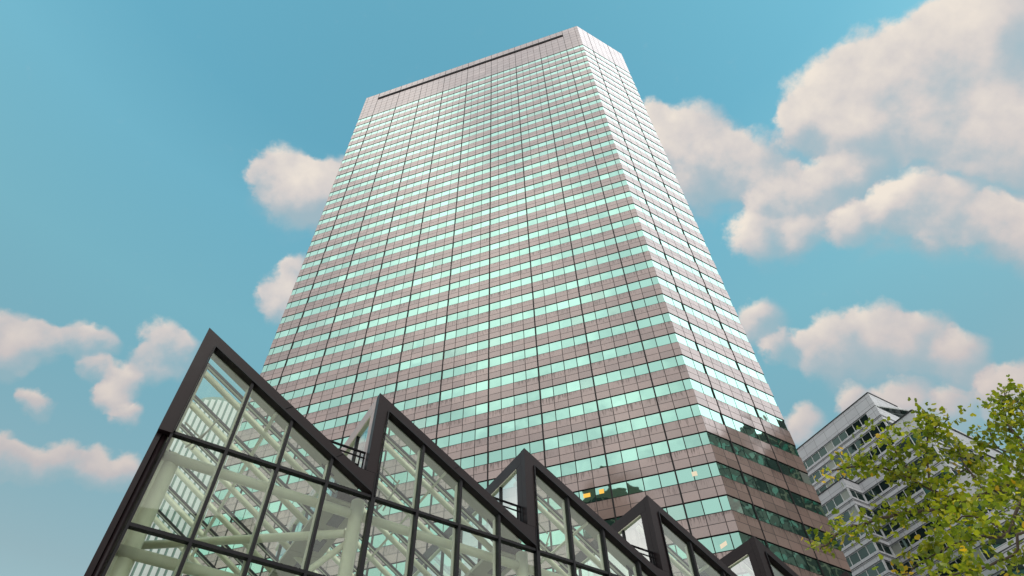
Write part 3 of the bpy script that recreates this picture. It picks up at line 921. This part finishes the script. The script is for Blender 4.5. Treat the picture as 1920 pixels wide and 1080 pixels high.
# rooftop screens and sloped roof lights on the stepped side
e = MB()
p, q = V1 + rt * 9.0, V1 + rt * 24
for z_, o_ in ((96.6, 0.0), (95.6, 0.3), (93.5, 0.5), (91.9, 0.7)):
    e.bar((p.x, p.y, z_), (q.x, q.y, z_), 0.35, 0.45)
for s in range(0, 16, 3):
    k = p + rt * s
    e.bar((k.x, k.y, 80), (k.x, k.y, 96.4), 0.25, 0.25, (1, 0, 0))
e.build('roof_screen', M['white_frame'], stepped)
def skylight(base, z0, z1, n, ln):
    gl, frm = MB(), MB()
    a0 = base + rt * 1.5
    for k in range(n):
        p0, p1 = a0 + rt * (ln / n * k), a0 + rt * (ln / n * (k + 1))
        b0_, b1_ = p0 + fl * 5, p1 + fl * 5
        gl.face([(p0.x, p0.y, z0), (p1.x, p1.y, z0), (b1_.x, b1_.y, z1), (b0_.x, b0_.y, z1)], rnd=rng.random() * 0.9)
        frm.bar((p0.x, p0.y, z0 + 0.06), (b0_.x, b0_.y, z1 + 0.06), 0.18, 0.14)
    p1 = a0 + rt * ln
    frm.bar((a0.x, a0.y, z0 + 0.1), (p1.x, p1.y, z0 + 0.1), 0.25, 0.25)
    frm.bar((a0 + fl * 5).to_3d() + Vector((0, 0, z1 + 0.1)), (p1 + fl * 5).to_3d() + Vector((0, 0, z1 + 0.1)), 0.25, 0.25)
    g_ = gl.build('skylight', M['office_glass'], stepped)
    frm.build('skylight_frame', M['white_frame'], g_)
skylight(V2, 70.3, 75.5, 6, 20)
skylight(V3, 52.3, 57.5, 6, 18)
# windows: the hundred that show largest one by one, the others together
rk = sorted(range(len(sb_wins)), key=lambda i: -pix_area(sb_wins[i][0]))
big_ = set(rk[:100])
rest = MB()
for i, (q, par) in enumerate(sb_wins):
    r_ = rng.random()
    if i in big_:
        mb = MB()
        mb.face(q, rnd=r_)
        mb.build('window', M['office_glass'], stepped)
    else:
        rest.face(q, rnd=r_)
ro = rest.build('window', M['office_glass'], stepped)
ro['kind'] = 'stuff'

# ------------------------------------------------------------------ striped tower seen through the atrium roof
m_str, t = material('pale_stripe_glass')
finish(t, principled(t, color=(0.22, 0.34, 0.30), rough=0.15).outputs[0])
strp = thing('striped_tower', 'pale tower with white vertical stripes and rounded top seen through the atrium glass', 'office tower', (-70, 120, 0))
c0 = P2(-33.4, 150); c1 = P2(-25.5, 150)
dd = (c1 - c0); LL = dd.length; dd = dd / LL
nn = Vector((dd.y, -dd.x))
arch = []
cxm, rad_, zsp = LL * 0.42, LL * 0.42, 118.0
for k in range(13):
    a_ = math.pi * k / 12
    arch.append((cxm - rad_ * math.cos(a_), zsp + rad_ * 0.78 * math.sin(a_)))
mb = MB()
fr_ = [(c0 + dd * s) for s, z in arch]
out = [(0.0, 0.0)] + [(s, z) for s, z in arch] + [(2 * cxm, 0.0)]
f_ = [((c0 + dd * s).x, (c0 + dd * s).y, z) for s, z in out]
b_ = [((c0 + dd * s - nn * 18).x, (c0 + dd * s - nn * 18).y, z) for s, z in out]
mb.face(f_[::-1]); mb.face(b_)
for i in range(len(out)):
    j = (i + 1) % len(out)
    mb.face([f_[i], f_[j], b_[j], b_[i]])
mb.build('body', m_str, strp)
for k in range(12):
    s = 0.4 + k * (2 * cxm - 1.2) / 11
    dx = (s + 0.2 - cxm) / rad_
    zt = zsp + rad_ * 0.78 * math.sqrt(max(0, 1 - dx * dx)) - 1.4
    p = c0 + dd * s
    mb = MB()
    mb.bar((p.x + nn.x * 0.2, p.y + nn.y * 0.2, 0), (p.x + nn.x * 0.2, p.y + nn.y * 0.2, zt), 0.95, 0.5, (nn.x, nn.y, 0))
    mb.build('stripe', M['white_frame'], strp)

# ------------------------------------------------------------------ ginkgo tree
BR = [(0.055, 0.03, [(4.97, 4.93, 5.06), (4.29, 5.02, 5.07), (3.81, 5.14, 4.96), (3.41, 5.3, 4.99)]), (0.03, 0.012, [(3.41, 5.3, 4.99), (3.13, 5.35, 4.96), (2.83, 5.4, 4.88), (2.6, 5.47, 4.77)]), (0.03, 0.012, [(3.81, 5.14, 4.96), (3.58, 5.18, 5.22), (3.37, 5.32, 5.51), (3.02, 5.42, 5.57)]), (0.02, 0.01, [(3.58, 5.18, 5.22), (3.56, 5.19, 5.37), (3.55, 5.2, 5.65), (3.49, 5.25, 5.82)]), (0.025, 0.01, [(3.67, 5.24, 4.98), (3.75, 5.19, 5.36), (3.92, 5.18, 5.72), (3.99, 5.13, 5.9)]), (0.015, 0.008, [(3.92, 5.18, 5.72), (4.06, 5.08, 5.79), (4.13, 5.02, 5.82)]), (0.02, 0.01, [(4.05, 5.08, 5.01), (4.09, 5.18, 5.4), (4.21, 5.21, 5.67)]), (0.04, 0.012, [(4.33, 4.85, 4.57), (4.53, 4.93, 5.3), (4.68, 5.07, 5.78), (4.93, 5.11, 6.22)]), (0.02, 0.01, [(4.53, 4.93, 5.3), (4.46, 5.13, 5.52), (4.5, 5.09, 5.75)]), (0.03, 0.01, [(4.17, 4.59, 4.64), (3.71, 4.71, 4.41), (3.48, 4.76, 4.41), (3.2, 4.84, 4.35), (2.88, 4.92, 4.22)]), (0.02, 0.01, [(3.71, 4.71, 4.41), (3.61, 4.79, 4.61), (3.45, 4.91, 4.62)]), (0.025, 0.01, [(3.79, 4.39, 4.21), (3.49, 4.51, 4.12), (3.22, 4.58, 4.07), (2.96, 4.64, 4.04)]), (0.02, 0.01, [(4.24, 4.8, 4.73), (3.97, 4.76, 4.74), (3.93, 4.79, 4.94)]), (0.02, 0.01, [(4.84, 4.91, 5.58), (4.86, 5.03, 5.88), (4.96, 5.08, 6.09)])]
M['bark'] = plain('ginkgo_bark', (0.085, 0.062, 0.045), 0.85, var=0.45, scale=9.0, bump=0.6)
def leaf_mat(name, stops, trans):
    m, t = material(name)
    geo = t.n('ShaderNodeNewGeometry')
    rp = t.ramp(geo.outputs['Random Per Island'], stops)
    oc = t.n('ShaderNodeTexCoord').outputs['Object']
    nz = t.noise(oc, 2.6, 3, 0.5).outputs['Fac']
    col = t.v('SCALE', rp)
    t.link(t.m('MULTIPLY_ADD', nz, 1.7, 0.15), col.node.inputs['Scale'])
    b = principled(t, color=col, rough=0.33, ior=1.5)
    tr = t.n('ShaderNodeBsdfTranslucent', {'Color': t.mix(1.0, col, trans, 'MULTIPLY')})
    finish(t, t.n('ShaderNodeMixShader', {0: 0.52, 1: b.outputs[0], 2: tr.outputs[0]}).outputs[0])
    return m
M['leaf'] = leaf_mat('ginkgo_leaf_green', [(0.0, (0.09, 0.14, 0.010)), (0.4, (0.165, 0.225, 0.012)), (0.75, (0.25, 0.29, 0.018)), (1.0, (0.37, 0.355, 0.03))], (1.8, 1.7, 1.0))
M['leaf_y'] = leaf_mat('ginkgo_leaf_yellow', [(0.0, (0.55, 0.36, 0.015)), (1.0, (0.70, 0.50, 0.03))], (1.3, 1.2, 1.0))
tree = thing('ginkgo_tree', 'green ginkgo tree with a few yellow fan leaves in front of the stepped grey building', 'tree', (5.9, 4.55, 0))
tk = MB()
tk.tube([(5.9, 4.55, 0), (5.88, 4.57, 0.4), (5.85, 4.6, 2.2), (5.8, 4.65, 4.2), (6.1, 4.5, 5.4), (6.7, 4.2, 6.5), (7.4, 3.9, 7.4)], [0.24, 0.17, 0.15, 0.13, 0.10, 0.06, 0.02], 16)
tk.build('trunk', M['bark'], tree)
joins = {0: (5.8, 4.65, 4.55), 7: (5.8, 4.65, 4.1), 9: (5.82, 4.63, 3.9), 11: (5.83, 4.62, 3.6), 12: (4.97, 4.93, 5.06), 13: (5.83, 4.68, 5.0)}
rt_ = random.Random(5)
def smooth_path(pts, n=5):
    pts = [Vector(p) for p in pts]
    out = []
    for i in range(len(pts) - 1):
        p0 = pts[max(i - 1, 0)]; p1 = pts[i]; p2 = pts[i + 1]; p3 = pts[min(i + 2, len(pts) - 1)]
        for k in range(n):
            s = k / n
            out.append(0.5 * ((2 * p1) + (p2 - p0) * s + (2 * p0 - 5 * p1 + 4 * p2 - p3) * s * s + (3 * p1 - p0 - 3 * p2 + p3) * s ** 3))
    out.append(pts[-1])
    return out
paths = []
for i, (r0, r1, pts) in enumerate(BR):
    full = ([joins[i]] if i in joins else []) + pts
    sp_ = smooth_path(full)
    sp_ = [p + Vector((rt_.gauss(0, 0.008), rt_.gauss(0, 0.008), rt_.gauss(0, 0.008))) for p in sp_]
    n = len(sp_)
    bm_ = MB()
    bm_.tube(sp_, [(r0 + (r1 - r0) * k / (n - 1)) * 0.5 for k in range(n)], 8)
    bm_.build('branch', M['bark'], tree)
    vis = smooth_path(pts)
    paths.append((i, vis))
# limbs on the far side of the trunk, outside the picture
for k in range(11):
    a_ = R(-95 + 67 * k % 150); z_ = 3.9 + 0.30 * k
    d_ = Vector((math.cos(a_), math.sin(a_) * 0.9, 0.35))
    if d_.x < 0.1:
        continue
    if z_ > 7.2:
        continue
    TR = [(5.85, 4.6, 2.2), (5.8, 4.65, 4.2), (6.1, 4.5, 5.4), (6.7, 4.2, 6.5), (7.4, 3.9, 7.4)]
    for ta, tb in zip(TR, TR[1:]):
        if ta[2] <= z_ <= tb[2]:
            p0 = Vector(ta).lerp(Vector(tb), (z_ - ta[2]) / (tb[2] - ta[2]))
    pts = smooth_path([p0, p0 + d_ * 0.9, p0 + d_ * 1.9 + Vector((0, 0, 0.1))])
    if any((lambda q: q and q[0] < 1960 and -60 < q[1] < 1120)(pix(p)) for p in pts):
        continue
    bm_ = MB()
    bm_.tube(pts, [0.05 - 0.04 * i / (len(pts) - 1) for i in range(len(pts))], 7)
    bm_.build('branch', M['bark'], tree)
    paths.append((100 + k, pts))
def leaf(mb, pos, size):
    # fan shaped blade on a short stalk, drooping
    n = Vector((rt_.gauss(0, 0.6), rt_.gauss(0, 0.6), rt_.gauss(0.55, 0.5))).normalized()
    ax = Vector((rt_.gauss(0, 1), rt_.gauss(0, 1), rt_.gauss(-0.5, 0.5)))
    ax = (ax - n * ax.dot(n)).normalized()
    sx = n.cross(ax)
    i = len(mb.v)
    base = Vector(pos)
    notch = rt_.uniform(0.62, 0.9)
    prof = [(-0.62, 0.48), (-0.55, 0.80), (-0.24, 0.98), (0.0, notch), (0.26, 0.99), (0.56, 0.80), (0.62, 0.46)]
    cup = rt_.uniform(-0.25, 0.35)
    vs_ = [base]
    for x, y in prof:
        vs_.append(base + (sx * x + ax * y + n * (cup * abs(x) + rt_.gauss(0, 0.03))) * size)
    mb.v += [tuple(v_) for v_ in vs_]
    for k in range(1, 7):
        mb.f.append([i, i + k, i + k + 1]); mb.uv.append([(0, 0)] * 3); mb.rnd.append(0); mb.mi.append(0); mb.sm.append(True)
gr, ye = MB(), MB()
tips = {1: 1, 2: 1, 10: 1, 9: 1, 3: 0.6}
for i, pts in paths:
    off = i >= 100
    L_ = sum((b - a).length for a, b in zip(pts, pts[1:]))
    ncl = int(L_ * (60 if off else 74))
    for k in range(ncl):
        s = rt_.random() ** (0.85)
        q = s * (len(pts) - 1); j = min(int(q), len(pts) - 2)
        p = pts[j].lerp(pts[j + 1], q - j)
        sp_r = 0.10 if not off else 0.4
        if i in (0, 7, 9, 11, 13) and s < 0.55:
            sp_r = 0.26
        c = p + Vector((rt_.gauss(0, sp_r * 0.7), rt_.gauss(0, sp_r * 0.9), rt_.gauss(0.03, sp_r * 0.55)))
        for h in range(rt_.randint(3, 6)):
            pos = c + Vector((rt_.gauss(0, 0.035), rt_.gauss(0, 0.035), rt_.gauss(-0.01, 0.03)))
            if off:
                pp = pix(pos)
                if pp and pp[0] < 1935 and -50 < pp[1] < 1100:
                    continue
            yel = rt_.random() < (0.012 + (0.30 * max(0, s - 0.8) / 0.2 if i in (1, 2, 9, 10) else 0.0))
            leaf(ye if yel else gr, pos, rt_.uniform(0.026, 0.054) * (1.25 if off else 1.0))
gr.build('crown', M['leaf'], tree)
ye.build('yellow_leaves', M['leaf_y'], tree)

# ------------------------------------------------------------------ neighbours across the street, seen as reflections in the tower
def brick_grid(name, base, line, mw, mh):
    m, t = material(name)
    uv = t.n('ShaderNodeUVMap', uv_map="UVMap").outputs[0]
    s = t.n('ShaderNodeSeparateXYZ', {0: uv})
    u, v = t.m('DIVIDE', s.outputs[0], mw), t.m('DIVIDE', s.outputs[1], mh)
    j = t.m('MAXIMUM', grid_line(t, u, 0.05), grid_line(t, v, 0.05))
    col = t.mix(j, base, line)
    finish(t, principled(t, color=col, rough=0.5).outputs[0])
    return m
M['neighbour'] = brick_grid('dark_brown_tiles', (0.05, 0.035, 0.03), (0.30, 0.22, 0.16), 4.2, 3.6)
M['neighbour_pale'] = brick_grid('stone_grid', (0.20, 0.17, 0.15), (0.04, 0.035, 0.035), 2.4, 3.4)
M['neighbour_glass'] = mirror_glass('dark_window', (0.3, 0.45, 0.4), (0.03, 0.05, 0.045), 0.4, 0.01)
def neighbour(label, pts, h, mat, rows_, bay, roof=None):
    th = thing('neighbour_building', label, 'office building', (*pts[0], 0))
    wl, ws = MB(), MB()
    n = len(pts)
    for i in range(n):
        a, b = Vector((*pts[i], 0)), Vector((*pts[(i + 1) % n], 0))
        d = b - a; L = d.length; d /= L
        nr = Vector((d.y, -d.x, 0))
        wl.face([(a.x, a.y, 0), (b.x, b.y, 0), (b.x, b.y, h), (a.x, a.y, h)], [(0, 0), (L, 0), (L, h), (0, h)])
        for r_ in range(rows_):
            z_ = 4 + r_ * (h - 6) / rows_
            for k in range(int(L / bay)):
                p, q = a + d * (k * bay + 0.7) + nr * 0.06, a + d * ((k + 1) * bay - 0.7) + nr * 0.06
                ws.face([(p.x, p.y, z_), (q.x, q.y, z_), (q.x, q.y, z_ + 1.7), (p.x, p.y, z_ + 1.7)], rnd=rng.random())
    wl.face([(*p, h) for p in pts])
    wl.build('wall', mat, th)
    o = ws.build('window', M['neighbour_glass'], th)
    o['kind'] = 'stuff'
    return th
th_pale = neighbour('pale stone office block mirrored in the lower chamfer of the brown tower', [(104, 34), (134, 30), (134, 52), (104, 55.4)][:4], 111, M['neighbour_pale'], 30, 2.6)
mb = MB()
prism(mb, [Vector(p) for p in ((104.4, 55.4, 0), (132, 52.2, 0), (132, 57.6, 0), (104.4, 57.15, 0))], 0, 101.5)
mb.build('link_wing', M['neighbour_pale'], th_pale)
neighbour('dark brown tiled office block mirrored in the chamfer beside the pale one', [(104, 57.2), (140, 58), (140, 84), (104, 80)], 107, M['neighbour'], 28, 4.2)
gp = [(-23.2, -33.3), (-38.5, -27.1), (-43.8, -40.1), (-28.5, -46.3)]
th = neighbour('brown gabled block mirrored low in the front of the brown tower', gp, 104.5, M['neighbour'], 26, 3.0)
mb = MB()
a_, b_, c_, d_ = [Vector((*p, 104.5)) for p in gp]
r0, r1 = (a_ + b_) / 2 + Vector((0, 0, 8)), (c_ + d_) / 2 + Vector((0, 0, 8))
mb.face([a_, b_, r0]); mb.face([c_, d_, r1]); mb.face([b_, c_, r1, r0]); mb.face([d_, a_, r0, r1])
mb.build('roof', M['neighbour'], th)

neighbour('low grey annex mirrored in the leftmost atrium panes', [(55, -52), (40, -72), (64, -90), (79, -62)], 72, M['neighbour_pale'], 20, 2.6)
